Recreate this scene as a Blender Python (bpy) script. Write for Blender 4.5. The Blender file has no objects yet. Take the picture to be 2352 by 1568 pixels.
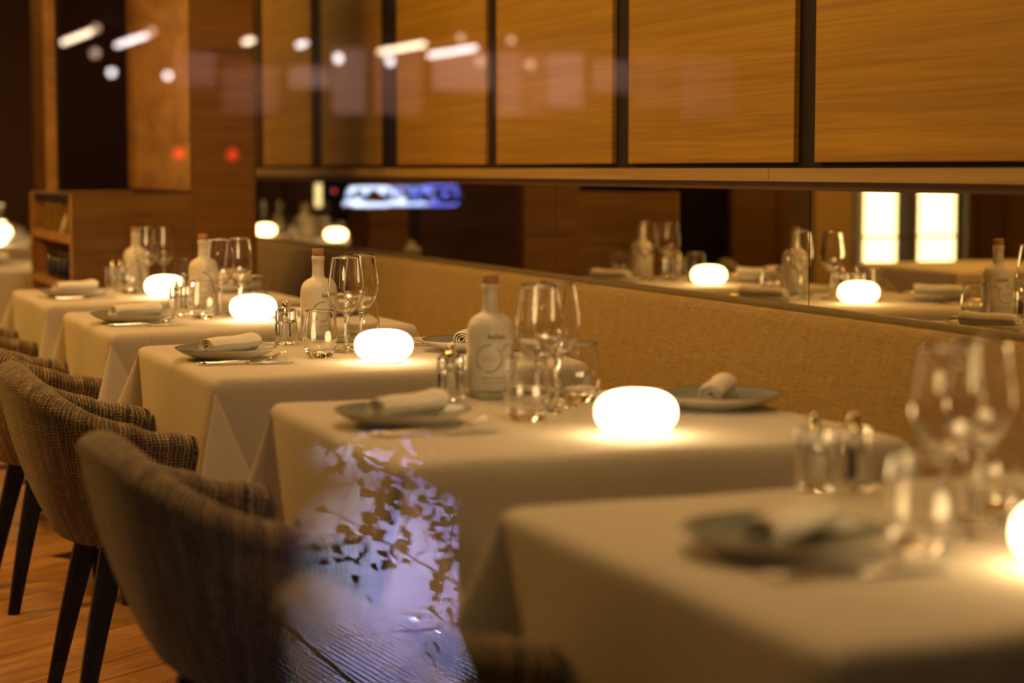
import bpy, bmesh, math, random
import numpy as np
from math import sin, cos, pi, radians, atan2, sqrt
from mathutils import Vector, Matrix

random.seed(4)
SC = bpy.context.scene
COL = SC.collection
ZT = 0.76            # top of the dressed tables

# ---------------------------------------------------------------- camera
YAW, PIT, FPX = radians(20.8347), radians(4.8676), 4650.0
cam_d = bpy.data.cameras.new('camera')
cam = bpy.data.objects.new('camera', cam_d)
COL.objects.link(cam)
fwd = Vector((sin(YAW)*cos(PIT), cos(YAW)*cos(PIT), -sin(PIT)))
cam.location = (0, 0, ZT + 0.43)
cam.rotation_euler = fwd.to_track_quat('-Z', 'Y').to_euler()
cam_d.sensor_width = 36
cam_d.lens = FPX / 2352 * 36
cam_d.clip_start = 0.02
cam_d.clip_end = 200
cam_d.dof.use_dof = True
cam_d.dof.focus_distance = 4.75
cam_d.dof.aperture_fstop = 2.1
cam_d.dof.aperture_blades = 0
SC.camera = cam

# ---------------------------------------------------------------- world, exposure
w = bpy.data.worlds.new('night'); SC.world = w; w.use_nodes = True
w.node_tree.nodes['Background'].inputs[0].default_value = (0.5, 0.42, 0.42, 1)
w.node_tree.nodes['Background'].inputs[1].default_value = 0.004
SC.view_settings.view_transform = 'Standard'
SC.view_settings.look = 'None'
SC.view_settings.gamma = 1
SC.view_settings.exposure = 0.25
cy = SC.cycles
cy.max_bounces = 14; cy.diffuse_bounces = 4; cy.glossy_bounces = 6
cy.transmission_bounces = 14; cy.transparent_max_bounces = 16
cy.use_denoising = True
cy.sample_clamp_indirect = 80.0
cy.blur_glossy = 0.2

WARM = (1.0, 0.60, 0.27)
AMBER = (1.0, 0.47, 0.07)

def area(name, loc, target, size, energy, color, size_y=None, spread=None):
    d = bpy.data.lights.new(name, 'AREA'); d.energy = energy; d.color = color
    d.size = size
    if size_y: d.shape = 'RECTANGLE'; d.size_y = size_y
    if spread: d.spread = spread
    o = bpy.data.objects.new(name, d); COL.objects.link(o)
    o.location = loc
    o.rotation_euler = (Vector(target) - Vector(loc)).to_track_quat('-Z', 'Y').to_euler()
    return o

# ceiling downlights over the table row and the aisle, wash on the panelled wall
for i, yy in enumerate((2.2, 3.9, 5.6, 7.0, 9.4, 12.0)):
    area('table_downlight', (1.15, yy, 2.8), (1.3, yy, 0.7), 0.25, 10.5, WARM)
for yy in (2.0, 4.4, 6.8, 9.6, 12.4):
    area('wall_washer', (1.55, yy, 2.75), (2.4, yy, 1.5), 0.5, 11.0, (1.0, 0.57, 0.13), size_y=1.8)
for xx, yy in ((-0.9, 5.3), (-1.0, 7.5), (-1.6, 9.9)):
    area('aisle_downlight', (xx, yy, 2.8), (xx + 0.6, yy, 0.2), 0.18, 46.0, AMBER)
# tall lit opening at the left of the room, seen as upright streaks in every glass
area('left_opening', (-2.3, 2.3, 1.75), (1.2, 3.6, 0.8), 0.09, 4.6, (1.0, 0.66, 0.30), size_y=1.7)
area('screen_fill', (-2.3, 12.1, 2.8), (-2.4, 12.8, 1.0), 0.2, 22.0, AMBER)  # added amber lamp that brightens the wood screen in the mirror
# the street behind the camera
area('street_glow', (-1.2, -2.2, 3.0), (1.2, 3.0, 0.6), 2.2, 2.2, (1.0, 0.72, 0.50))

area('facade_fill', (15.5, -42.5, 3.95), (15.5, -45.7, 3.0), 11.0, 520.0, (1.0, 0.70, 0.62), size_y=0.5)  # added lamp that brightens the facade panels for the haze band
# added blue and white spots that make the bright streak on wet pavement
def streak_spot(name, loc, target, energy, color, half, radius):
    d = bpy.data.lights.new(name, 'SPOT'); d.energy = energy; d.color = color
    d.spot_size = 2*radians(half); d.spot_blend = 0.5; d.shadow_soft_size = radius
    o = bpy.data.objects.new(name, d); COL.objects.link(o); o.location = loc
    o.rotation_euler = (Vector(target) - Vector(loc)).to_track_quat('-Z', 'Y').to_euler()
for tx, ty, e_ in ((2.46, -6.9, 15000), (1.96, -4.95, 21000), (1.66, -3.75, 23000)):
    streak_spot('white_streak_spot', (3.92, -12.3, 1.55), (tx, ty, 0), e_, (0.74, 0.78, 1.0), 1.9, 0.10)
for tx, ty, e_ in ((2.64, -6.7, 12000), (2.10, -4.85, 16000), (1.74, -3.6, 18000)):
    streak_spot('blue_streak_spot', (4.55, -12.3, 1.55), (tx, ty, 0), e_, (0.36, 0.32, 1.0), 2.0, 0.10)

# ---------------------------------------------------------------- materials
MATS = {}
def newmat(name):
    m = bpy.data.materials.new(name); m.use_nodes = True
    nt = m.node_tree
    b = nt.nodes['Principled BSDF']
    return m, nt, b
def N(nt, t, **kw):
    n = nt.nodes.new(t)
    for k, v in kw.items(): setattr(n, k, v)
    return n
def ramp(nt, stops):
    r = nt.nodes.new('ShaderNodeValToRGB')
    e = r.color_ramp.elements
    while len(e) < len(stops): e.new(0.5)
    for s, (p, c) in zip(e, stops): s.position = p; s.color = (*c, 1) if len(c) == 3 else c
    return r
def bump(nt, b, h, strength, dist):
    bp = nt.nodes.new('ShaderNodeBump')
    bp.inputs['Strength'].default_value = strength
    bp.inputs['Distance'].default_value = dist
    nt.links.new(h, bp.inputs['Height']); nt.links.new(bp.outputs[0], b.inputs['Normal'])
    return bp
def plain(name, col, rough=0.5, metal=0.0, noise=0.06, scale=30, **kw):
    m, nt, b = newmat(name)
    tc = N(nt, 'ShaderNodeTexCoord'); n = N(nt, 'ShaderNodeTexNoise')
    n.inputs['Scale'].default_value = scale; n.inputs['Detail'].default_value = 4
    nt.links.new(tc.outputs['Object'], n.inputs['Vector'])
    lo = tuple(max(0, c*(1-noise)) for c in col); hi = tuple(min(1, c*(1+noise)) for c in col)
    r = ramp(nt, [(0.3, lo), (0.7, hi)])
    nt.links.new(n.outputs['Fac'], r.inputs[0]); nt.links.new(r.outputs[0], b.inputs['Base Color'])
    b.inputs['Roughness'].default_value = rough; b.inputs['Metallic'].default_value = metal
    for k, v in kw.items(): b.inputs[k].default_value = v
    return m
def wood(name, dark, light, sx, sy, sz, rough=0.45, grain=1.0, bumpy=0.3, dist=0.001):
    """wavy grain stretched along one axis (small scale on that axis)"""
    m, nt, b = newmat(name)
    tc = N(nt, 'ShaderNodeTexCoord'); mp = N(nt, 'ShaderNodeMapping')
    mp.inputs['Scale'].default_value = (sx, sy, sz)
    oi = N(nt, 'ShaderNodeObjectInfo')
    add = N(nt, 'ShaderNodeVectorMath', operation='ADD')
    mul = N(nt, 'ShaderNodeVectorMath', operation='SCALE'); mul.inputs['Scale'].default_value = 7.3
    cx = N(nt, 'ShaderNodeCombineXYZ')
    for i in range(3): nt.links.new(oi.outputs['Random'], cx.inputs[i])
    nt.links.new(cx.outputs[0], mul.inputs[0])
    nt.links.new(tc.outputs['Object'], mp.inputs['Vector'])
    nt.links.new(mp.outputs[0], add.inputs[0]); nt.links.new(mul.outputs[0], add.inputs[1])
    n = N(nt, 'ShaderNodeTexNoise'); n.inputs['Scale'].default_value = 1.0
    n.inputs['Detail'].default_value = 6; n.inputs['Distortion'].default_value = 0.9*grain
    n2 = N(nt, 'ShaderNodeTexNoise'); n2.inputs['Scale'].default_value = 0.25; n2.inputs['Detail'].default_value = 2
    nt.links.new(add.outputs[0], n.inputs['Vector']); nt.links.new(add.outputs[0], n2.inputs['Vector'])
    r = ramp(nt, [(0.36, dark), (0.5, tuple((a+c)/2 for a, c in zip(dark, light))), (0.62, light)])
    nt.links.new(n.outputs['Fac'], r.inputs[0])
    mx = N(nt, 'ShaderNodeMix', data_type='RGBA', blend_type='MULTIPLY'); mx.inputs[0].default_value = 0.5
    r2 = ramp(nt, [(0.3, (0.62, 0.6, 0.55)), (0.7, (1.0, 1.0, 1.0))])
    nt.links.new(n2.outputs['Fac'], r2.inputs[0])
    nt.links.new(r.outputs[0], mx.inputs[6]); nt.links.new(r2.outputs[0], mx.inputs[7])
    nt.links.new(mx.outputs[2], b.inputs['Base Color'])
    b.inputs['Roughness'].default_value = rough
    b.inputs['Specular IOR Level'].default_value = 0.22
    bump(nt, b, n.outputs['Fac'], bumpy, dist)
    return m

M_WALLWOOD = wood('amber_oak_veneer', (0.27, 0.145, 0.008), (0.345, 0.19, 0.012), 3, 1.6, 105, 0.55, 1.1, 0.15)
M_LEDGE = wood('ledge_oak', (0.30, 0.185, 0.045), (0.38, 0.24, 0.06), 3, 1.2, 60, 0.4)
M_COLWOOD = wood('column_oak', (0.125, 0.056, 0.006), (0.170, 0.078, 0.009), 2.2, 2.2, 40, 0.5)
M_CABWOOD = wood('cabinet_oak', (0.12, 0.058, 0.008), (0.165, 0.082, 0.013), 2.0, 2.0, 40, 0.5)
M_CABEDGE = wood('cabinet_edge_oak', (0.36, 0.19, 0.045), (0.46, 0.25, 0.065), 4, 4, 20, 0.5)
M_FLOOR = wood('floor_oak', (0.34, 0.175, 0.065), (0.50, 0.28, 0.11), 2.2, 30, 10, 0.38)
M_DARK = plain('near_black_stain', (0.010, 0.006, 0.004), 0.6, **{'Specular IOR Level': 0.2})
M_RECESS = plain('dark_recess', (0.012, 0.006, 0.003), 0.7, **{'Specular IOR Level': 0.15})
M_WINE = plain('dark_wine_panel', (0.014, 0.004, 0.002), 0.8, **{'Specular IOR Level': 0.1})
M_BROWN = plain('dim_brown_curtain', (0.10, 0.045, 0.018), 0.8)
M_CEIL = plain('ceiling_paint', (0.35, 0.24, 0.14), 0.9)
M_LEG = wood('black_stained_ash', (0.004, 0.003, 0.003), (0.009, 0.006, 0.005), 30, 30, 3, 0.5)
M_STRIP = plain('bronze_strip', (0.17, 0.125, 0.04), 0.5, 0.2)
M_STEEL = plain('polished_steel', (0.72, 0.68, 0.62), 0.16, 1.0, noise=0.03)
M_CHROME = plain('chrome', (0.85, 0.82, 0.76), 0.08, 1.0, noise=0.02)
M_CORK = wood('cork_wood_stopper', (0.36, 0.19, 0.085), (0.50, 0.29, 0.14), 90, 90, 500, 0.6)
M_PRINT = plain('label_print', (0.05, 0.035, 0.02), 0.6, noise=0.02)
M_PRINT2 = plain('small_label_print', (0.14, 0.10, 0.06), 0.6, noise=0.02)
M_CERAM = plain('matt_white_ceramic', (0.66, 0.63, 0.57), 0.42, noise=0.02)
M_PLATEIN = plain('blue_grey_glaze', (0.185, 0.225, 0.215), 0.28, noise=0.12, scale=60)
M_PLATEOUT = plain('cream_glaze', (0.62, 0.57, 0.47), 0.35, noise=0.03)
M_RIM = plain('bronze_plate_rim', (0.10, 0.075, 0.05), 0.25)
M_PEPPER = plain('peppercorns', (0.03, 0.018, 0.012), 0.7, noise=0.7, scale=300)
M_SALT = plain('salt_crystals', (0.7, 0.68, 0.64), 0.7, noise=0.15, scale=400)
M_TRAY = plain('pale_green_tray', (0.36, 0.36, 0.24), 0.5)
M_BOOK = plain('olive_book_cloth', (0.23, 0.15, 0.035), 0.8)
M_BOOK2 = plain('ochre_book_cloth', (0.32, 0.20, 0.05), 0.8)
M_BASEW = plain('white_lamp_base', (0.8, 0.76, 0.68), 0.5)

def mirror_mat():
    m, nt, b = newmat('bronzed_mirror')
    b.inputs['Base Color'].default_value = (0.66, 0.60, 0.44, 1)
    b.inputs['Metallic'].default_value = 1; b.inputs['Roughness'].default_value = 0.012
    return m
M_MIRROR = mirror_mat()

def glass_mat(name, col=(1, 1, 1), rough=0.0, ior=1.5):
    m, nt, b = newmat(name)
    b.inputs['Base Color'].default_value = (*col, 1)
    b.inputs['Transmission Weight'].default_value = 1
    b.inputs['Roughness'].default_value = rough
    b.inputs['IOR'].default_value = ior
    return m
M_GLASS = glass_mat('clear_glass', (0.985, 0.98, 0.97))
M_GLASSA = glass_mat('amber_lit_glass', (0.95, 0.85, 0.7))

def pane_mat(name, k=1.0, base=0.04):
    """window glass without bending: clear, with a grazing-angle reflection"""
    m, nt, b = newmat(name)
    nt.nodes.remove(b)
    out = nt.nodes['Material Output']
    lw = N(nt, 'ShaderNodeLayerWeight'); lw.inputs['Blend'].default_value = 0.5
    pw = N(nt, 'ShaderNodeMath', operation='POWER'); pw.inputs[1].default_value = 5
    ml = N(nt, 'ShaderNodeMath', operation='MULTIPLY_ADD')
    ml.inputs[1].default_value = (1-base)*k; ml.inputs[2].default_value = base*k
    nt.links.new(lw.outputs['Facing'], pw.inputs[0]); nt.links.new(pw.outputs[0], ml.inputs[0])
    tr = N(nt, 'ShaderNodeBsdfTransparent'); gl = N(nt, 'ShaderNodeBsdfGlossy')
    gl.inputs['Roughness'].default_value = 0.0
    mx = N(nt, 'ShaderNodeMixShader')
    nt.links.new(ml.outputs[0], mx.inputs[0]); nt.links.new(tr.outputs[0], mx.inputs[1])
    nt.links.new(gl.outputs[0], mx.inputs[2]); nt.links.new(mx.outputs[0], out.inputs['Surface'])
    return m
M_PANE = pane_mat('window_glass', 2.2)

def emis(name, col, strength, body=(0.8, 0.8, 0.8)):
    m, nt, b = newmat(name)
    b.inputs['Base Color'].default_value = (*body, 1)
    b.inputs['Emission Color'].default_value = (*col, 1)
    b.inputs['Emission Strength'].default_value = strength
    return m
M_GLOBE = emis('glowing_opal', (1.0, 0.66, 0.29), 14.0)
M_BACKLIT = emis('backlit_panel', (1.0, 0.74, 0.36), 6.0)
M_LEDW = emis('warm_tube', (1.0, 0.72, 0.48), 20.0)
M_LEDC = emis('cool_tube', (1.0, 0.86, 0.84), 15.0)
M_DIMW = emis('dim_bulb', (1.0, 0.62, 0.42), 4.5)
M_RED = emis('red_lens', (1.0, 0.03, 0.01), 5.0)
M_BLUE = emis('blue_led', (0.16, 0.20, 1.0), 9.0)
M_ICE = emis('ice_white_led', (0.62, 0.74, 1.0), 13.0)

def linen(name, base, crease=True):
    m, nt, b = newmat(name)
    tc = N(nt, 'ShaderNodeTexCoord')
    n = N(nt, 'ShaderNodeTexNoise'); n.inputs['Scale'].default_value = 7; n.inputs['Detail'].default_value = 3
    nt.links.new(tc.outputs['UV'], n.inputs['Vector'])
    r = ramp(nt, [(0.3, tuple(c*0.95 for c in base)), (0.7, base)])
    nt.links.new(n.outputs['Fac'], r.inputs[0]); nt.links.new(r.outputs[0], b.inputs['Base Color'])
    b.inputs['Roughness'].default_value = 0.85
    b.inputs['Sheen Weight'].default_value = 0.15
    # ironed folds: fine raised lines at the middle and quarters of the cloth, in cloth (UV) coordinates
    sep = N(nt, 'ShaderNodeSeparateXYZ'); nt.links.new(tc.outputs['UV'], sep.inputs[0])
    hs = []
    for ax, vals in ((0, (0.5, 0.27)), (1, (0.5, 0.73))):
        for v in vals:
            s = N(nt, 'ShaderNodeMath', operation='SUBTRACT'); s.inputs[1].default_value = v
            a = N(nt, 'ShaderNodeMath', operation='ABSOLUTE')
            d = N(nt, 'ShaderNodeMath', operation='DIVIDE'); d.inputs[1].default_value = 0.004
            e = N(nt, 'ShaderNodeMath', operation='SUBTRACT', use_clamp=True); e.inputs[0].default_value = 1
            nt.links.new(sep.outputs[ax], s.inputs[0]); nt.links.new(s.outputs[0], a.inputs[0])
            nt.links.new(a.outputs[0], d.inputs[0]); nt.links.new(d.outputs[0], e.inputs[1])
            hs.append(e.outputs[0])
    tot = hs[0]
    for h in hs[1:]:
        ad = N(nt, 'ShaderNodeMath', operation='ADD'); nt.links.new(tot, ad.inputs[0]); nt.links.new(h, ad.inputs[1]); tot = ad.outputs[0]
    bump(nt, b, tot, 0.5, 0.003)
    # thin cloth lets some light through
    tl = N(nt, 'ShaderNodeBsdfTranslucent'); tl.inputs['Color'].default_value = (*base, 1)
    mx = N(nt, 'ShaderNodeMixShader'); mx.inputs[0].default_value = 0.22
    out = nt.nodes['Material Output']
    nt.links.new(b.outputs[0], mx.inputs[1]); nt.links.new(tl.outputs[0], mx.inputs[2])
    nt.links.new(mx.outputs[0], out.inputs['Surface'])
    return m
M_CLOTH = linen('white_linen', (0.66, 0.62, 0.55))
M_NAPKIN = plain('napkin_linen', (0.70, 0.66, 0.58), 0.9, noise=0.04, scale=60)

def tweed():
    """boucle tweed in UV metres: cream loops on dark green warp, heavier bands across"""
    m, nt, b = newmat('boucle_tweed')
    tc = N(nt, 'ShaderNodeTexCoord'); sep = N(nt, 'ShaderNodeSeparateXYZ')
    n0 = N(nt, 'ShaderNodeTexNoise'); n0.inputs['Scale'].default_value = 45; n0.inputs['Detail'].default_value = 2
    nt.links.new(tc.outputs['UV'], n0.inputs['Vector'])
    off = N(nt, 'ShaderNodeVectorMath', operation='SUBTRACT'); off.inputs[1].default_value = (0.5, 0.5, 0.5)
    sc = N(nt, 'ShaderNodeVectorMath', operation='SCALE'); sc.inputs['Scale'].default_value = 0.009
    ad = N(nt, 'ShaderNodeVectorMath', operation='ADD')
    nt.links.new(n0.outputs['Color'], off.inputs[0]); nt.links.new(off.outputs[0], sc.inputs[0])
    nt.links.new(sc.outputs[0], ad.inputs[0]); nt.links.new(tc.outputs['UV'], ad.inputs[1])
    nt.links.new(ad.outputs[0], sep.inputs[0])
    def wave(axis, per):
        a = N(nt, 'ShaderNodeMath', operation='MULTIPLY'); a.inputs[1].default_value = 2*pi/per
        s = N(nt, 'ShaderNodeMath', operation='SINE')
        c = N(nt, 'ShaderNodeMath', operation='MULTIPLY_ADD'); c.inputs[1].default_value = 0.5; c.inputs[2].default_value = 0.5
        nt.links.new(sep.outputs[axis], a.inputs[0]); nt.links.new(a.outputs[0], s.inputs[0]); nt.links.new(s.outputs[0], c.inputs[0])
        return c.outputs[0]
    u, v, band = wave(0, 0.0090), wave(1, 0.0066), wave(0, 0.047)
    mul = N(nt, 'ShaderNodeMath', operation='MULTIPLY'); nt.links.new(u, mul.inputs[0]); nt.links.new(v, mul.inputs[1])
    n1 = N(nt, 'ShaderNodeTexNoise'); n1.inputs['Scale'].default_value = 1; n1.inputs['Detail'].default_value = 4
    mp1 = N(nt, 'ShaderNodeMapping'); mp1.inputs['Scale'].default_value = (190, 75, 1)
    nt.links.new(tc.outputs['UV'], mp1.inputs['Vector']); nt.links.new(mp1.outputs[0], n1.inputs['Vector'])
    n3 = N(nt, 'ShaderNodeTexNoise'); n3.inputs['Scale'].default_value = 1; n3.inputs['Detail'].default_value = 3
    mp3 = N(nt, 'ShaderNodeMapping'); mp3.inputs['Scale'].default_value = (95, 9, 1)
    nt.links.new(tc.outputs['UV'], mp3.inputs['Vector']); nt.links.new(mp3.outputs[0], n3.inputs['Vector'])
    s1 = N(nt, 'ShaderNodeMath', operation='MULTIPLY_ADD'); s1.inputs[1].default_value = 0.16
    nt.links.new(band, s1.inputs[0]); nt.links.new(mul.outputs[0], s1.inputs[2])
    s2 = N(nt, 'ShaderNodeMath', operation='MULTIPLY_ADD'); s2.inputs[1].default_value = 1.25
    nt.links.new(n1.outputs['Fac'], s2.inputs[0]); nt.links.new(s1.outputs[0], s2.inputs[2])
    r = ramp(nt, [(0.66, (0.012, 0.017, 0.009)), (0.80, (0.06, 0.042, 0.016)), (0.96, (0.23, 0.155, 0.065)), (1.0, (0.40, 0.30, 0.16))])
    s3 = N(nt, 'ShaderNodeMath', operation='SUBTRACT'); s3.inputs[1].default_value = 0.06
    nt.links.new(s2.outputs[0], s3.inputs[0]); nt.links.new(s3.outputs[0], r.inputs[0])
    tint = ramp(nt, [(0.38, (0.62, 0.42, 0.26)), (0.52, (1.0, 0.92, 0.80)), (0.66, (1.35, 1.30, 1.15))])
    nt.links.new(n3.outputs['Fac'], tint.inputs[0])
    mt = N(nt, 'ShaderNodeMix', data_type='RGBA', blend_type='MULTIPLY'); mt.inputs[0].default_value = 1.0
    nt.links.new(r.outputs[0], mt.inputs[6]); nt.links.new(tint.outputs[0], mt.inputs[7]); nt.links.new(mt.outputs[2], b.inputs['Base Color'])
    b.inputs['Roughness'].default_value = 0.95; b.inputs['Sheen Weight'].default_value = 0.3
    bump(nt, b, s2.outputs[0], 0.9, 0.003)
    return m
M_TWEED = tweed()

def bench_fabric():
    m, nt, b = newmat('woven_bench_linen')
    tc = N(nt, 'ShaderNodeTexCoord')
    outs = []
    for sc_ in ((22, 22, 900), (22, 760, 16)):
        mp = N(nt, 'ShaderNodeMapping'); mp.inputs['Scale'].default_value = sc_
        n = N(nt, 'ShaderNodeTexNoise'); n.inputs['Scale'].default_value = 1; n.inputs['Detail'].default_value = 3
        nt.links.new(tc.outputs['Object'], mp.inputs['Vector']); nt.links.new(mp.outputs[0], n.inputs['Vector'])
        outs.append(n.outputs['Fac'])
    ad = N(nt, 'ShaderNodeMath', operation='ADD'); nt.links.new(outs[0], ad.inputs[0]); nt.links.new(outs[1], ad.inputs[1])
    r = ramp(nt, [(0.40, (0.17, 0.108, 0.030)), (0.5, (0.245, 0.162, 0.052)), (0.60, (0.31, 0.21, 0.075))])
    hf = N(nt, 'ShaderNodeMath', operation='MULTIPLY'); hf.inputs[1].default_value = 0.5
    nt.links.new(ad.outputs[0], hf.inputs[0])
    nt.links.new(hf.outputs[0], r.inputs[0]); nt.links.new(r.outputs[0], b.inputs['Base Color'])
    b.inputs['Roughness'].default_value = 0.9
    bump(nt, b, hf.outputs[0], 0.35, 0.0015)
    return m
M_BENCH = bench_fabric()

# ---------------------------------------------------------------- geometry helpers
def link(o, parent=None):
    COL.objects.link(o)
    if parent: o.parent = parent
    return o
def mesh_obj(name, verts, faces, mat, parent=None, smooth=False, uvs=None):
    me = bpy.data.meshes.new(name)
    me.from_pydata([tuple(v) for v in verts], [], [tuple(f) for f in faces])
    me.update()
    if smooth:
        me.polygons.foreach_set('use_smooth', [True]*len(me.polygons))
    mats = mat if isinstance(mat, (list, tuple)) else [mat]
    for m_ in mats: me.materials.append(m_)
    if uvs is not None:
        ul = me.uv_layers.new(name='UVMap')
        li = np.empty(len(me.loops), dtype=np.int32); me.loops.foreach_get('vertex_index', li)
        ul.data.foreach_set('uv', np.asarray(uvs, dtype=np.float32)[li].ravel())
    return link(bpy.data.objects.new(name, me), parent)
def from_bm(name, bm, mat, parent=None, smooth=False):
    me = bpy.data.meshes.new(name)
    bmesh.ops.recalc_face_normals(bm, faces=bm.faces)
    bm.to_mesh(me); bm.free()
    if smooth: me.polygons.foreach_set('use_smooth', [True]*len(me.polygons))
    mats = mat if isinstance(mat, (list, tuple)) else [mat]
    for m_ in mats: me.materials.append(m_)
    return link(bpy.data.objects.new(name, me), parent)
def bm_box(bm, x0, x1, y0, y1, z0, z1, bev=0.0, seg=2):
    vs = [bm.verts.new(p) for p in ((x0,y0,z0),(x1,y0,z0),(x1,y1,z0),(x0,y1,z0),(x0,y0,z1),(x1,y0,z1),(x1,y1,z1),(x0,y1,z1))]
    fs = [bm.faces.new([vs[i] for i in f]) for f in ((0,3,2,1),(4,5,6,7),(0,1,5,4),(1,2,6,5),(2,3,7,6),(3,0,4,7))]
    if bev:
        es = list({e for f in fs for e in f.edges})
        bmesh.ops.bevel(bm, geom=es, offset=bev, segments=seg, affect='EDGES', profile=0.6)
def box(name, x0, x1, y0, y1, z0, z1, mat, parent=None, bev=0.0, seg=2, smooth=False):
    bm = bmesh.new(); bm_box(bm, x0, x1, y0, y1, z0, z1, bev, seg)
    return from_bm(name, bm, mat, parent, smooth)
def lathe(name, prof, mat, parent=None, seg=48, smooth=True, matidx=None, flute=0, fl_amp=0.0, fl_range=None):
    """closed surface of revolution; prof = [(r,z)...]"""
    vs, fs = [], []
    rings = []
    for (r, z) in prof:
        if r < 1e-6:
            rings.append([len(vs)]); vs.append((0, 0, z))
        else:
            ids = []
            for k in range(seg):
                a = 2*pi*k/seg
                rr = r
                if flute and fl_range and fl_range[0] <= z <= fl_range[1] and r > 0.6*max(p[0] for p in prof):
                    rr = r*(1 + fl_amp*cos(flute*a))
                ids.append(len(vs)); vs.append((rr*cos(a), rr*sin(a), z))
            rings.append(ids)
    mi = []
    for j in range(len(rings)-1):
        A, B = rings[j], rings[j+1]
        for k in range(seg):
            k2 = (k+1) % seg
            if len(A) == 1 and len(B) == 1: continue
            if len(A) == 1: fs.append((A[0], B[k2], B[k]))
            elif len(B) == 1: fs.append((A[k], A[k2], B[0]))
            else: fs.append((A[k], A[k2], B[k2], B[k]))
            mi.append(matidx[j] if matidx else 0)
    o = mesh_obj(name, vs, fs, mat, parent, smooth)
    if matidx: o.data.polygons.foreach_set('material_index', mi)
    bm = bmesh.new(); bm.from_mesh(o.data); bmesh.ops.recalc_face_normals(bm, faces=bm.faces); bm.to_mesh(o.data); bm.free()
    return o
def smooth_prof(pts, n=4):
    """Catmull-Rom through profile points"""
    P = [Vector((p[0], p[1])) for p in pts]
    out = []
    for i in range(len(P)-1):
        p0 = P[max(i-1, 0)]; p1 = P[i]; p2 = P[i+1]; p3 = P[min(i+2, len(P)-1)]
        for k in range(n):
            t = k/n
            q = 0.5*((2*p1) + (-p0+p2)*t + (2*p0-5*p1+4*p2-p3)*t*t + (-p0+3*p1-3*p2+p3)*t**3)
            out.append((max(q.x, 0), q.y))
    out.append(tuple(P[-1]))
    return out
def thing(name, label, cat, loc=(0, 0, 0), rz=0.0, group=None):
    o = bpy.data.objects.new(name, None); COL.objects.link(o)
    o.empty_display_size = 0.05
    o.location = loc; o.rotation_euler = (0, 0, rz)
    o['label'] = label; o['category'] = cat
    if group: o['group'] = group
    return o
def tag(o, label, cat, group=None):
    o['label'] = label; o['category'] = cat
    if group: o['group'] = group
    return o
def struct(o):
    o['kind'] = 'structure'; return o
def copy_tree(o, parent=None):
    c = o.copy(); COL.objects.link(c)
    c.parent = parent
    for ch in list(o.children): copy_tree(ch, c)
    return c
def place(proto, first, loc, rz, label, group=None):
    """first use moves the prototype itself, later uses copy it"""
    if not proto.get('_used'):
        o = proto; o['_used'] = 1
    else:
        o = copy_tree(proto)
    o.location = loc; o.rotation_euler = (0, 0, rz); o['label'] = label
    if group: o['group'] = group
    return o
def tube(bm, pts, rads, seg=8, flat=None, caps=True):
    """swept tube through pts with radius per point (or (rx,rz) pairs)"""
    P = [Vector(p) for p in pts]
    rings = []
    up0 = Vector((0, 0, 1))
    for i, p in enumerate(P):
        d = (P[min(i+1, len(P)-1)] - P[max(i-1, 0)]).normalized()
        up = up0 if abs(d.z) < 0.95 else Vector((1, 0, 0))
        s = d.cross(up).normalized(); u = s.cross(d).normalized()
        r = rads[i] if hasattr(rads, '__len__') else rads
        rx, rz = (r if isinstance(r, tuple) else (r, r))
        rings.append([bm.verts.new(p + s*(rx*cos(2*pi*k/seg)) + u*(rz*sin(2*pi*k/seg))) for k in range(seg)])
    for A, B in zip(rings, rings[1:]):
        for k in range(seg): bm.faces.new((A[k], A[(k+1) % seg], B[(k+1) % seg], B[k]))
    if caps:
        bm.faces.new(rings[0][::-1]); bm.faces.new(rings[-1])

# ================================================================= SETTING
fl = struct(box('floor', -4.6, 2.6, -0.2+0.9, 16.0, -0.12, -0.008, M_RECESS))
fl.name = 'floor'
# oak planks, laid diagonally, where the floor shows beside the chairs
ang = radians(35)
ca, sa = cos(ang), sin(ang)
PW, PL = 0.125, 1.25
pm = None
k = 0
for r_ in range(-40, 75):
    yo = r_*PW
    shift = (r_*0.47) % PL
    for c_ in range(-8, 9):
        xo = c_*PL + shift
        cx_, cy_ = xo+PL/2, yo+PW/2
        X = 0.7 + cx_*ca - cy_*sa; Y = 5.4 + cx_*sa + cy_*ca
        if not (-0.9 < X < 1.35 and 3.2 < Y < 8.4): continue
        if k >= 290: continue
        if pm is None:
            p = box('plank', 0.0008, PL-0.0008, 0.0008, PW-0.0008, -0.012, 0.0, M_FLOOR, fl, bev=0.0012, seg=1)
            pm = p
        else:
            p = pm.copy(); COL.objects.link(p)
        p.parent = fl
        p.location = (0.7 + xo*ca - yo*sa, 5.4 + xo*sa + yo*ca, random.uniform(-0.0006, 0.0006))
        p.rotation_euler = (0, 0, ang)
        k += 1
# the floor beyond the planks one can pick apart
rest = box('floor_board', -4.5, 2.4, 0.75, 16.0, -0.035, -0.0125, M_FLOOR, fl)

ceil = struct(box('ceiling', -4.6, 2.6, 0.66, 16.0, 2.92, 3.0, M_CEIL)); ceil.name = 'ceiling'
XM = 2.34
wr = struct(box('wall_right', XM+0.036, XM+0.16, 0.66, 16.0, 0.0, 2.92, M_RECESS)); wr.name = 'wall_right'
for y0, y1 in ((0.9, 4.207), (4.308, 5.274), (5.391, 6.348), (6.454, 7.441), (7.68, 8.511), (8.69, 9.565), (9.72, 10.7), (10.82, 11.9), (12.0, 13.4)):
    pnl = box('wood_panel', 2.36, 2.376, y0, y1, 1.205, 2.90, M_WALLWOOD, wr, bev=0.0015, seg=1)
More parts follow.
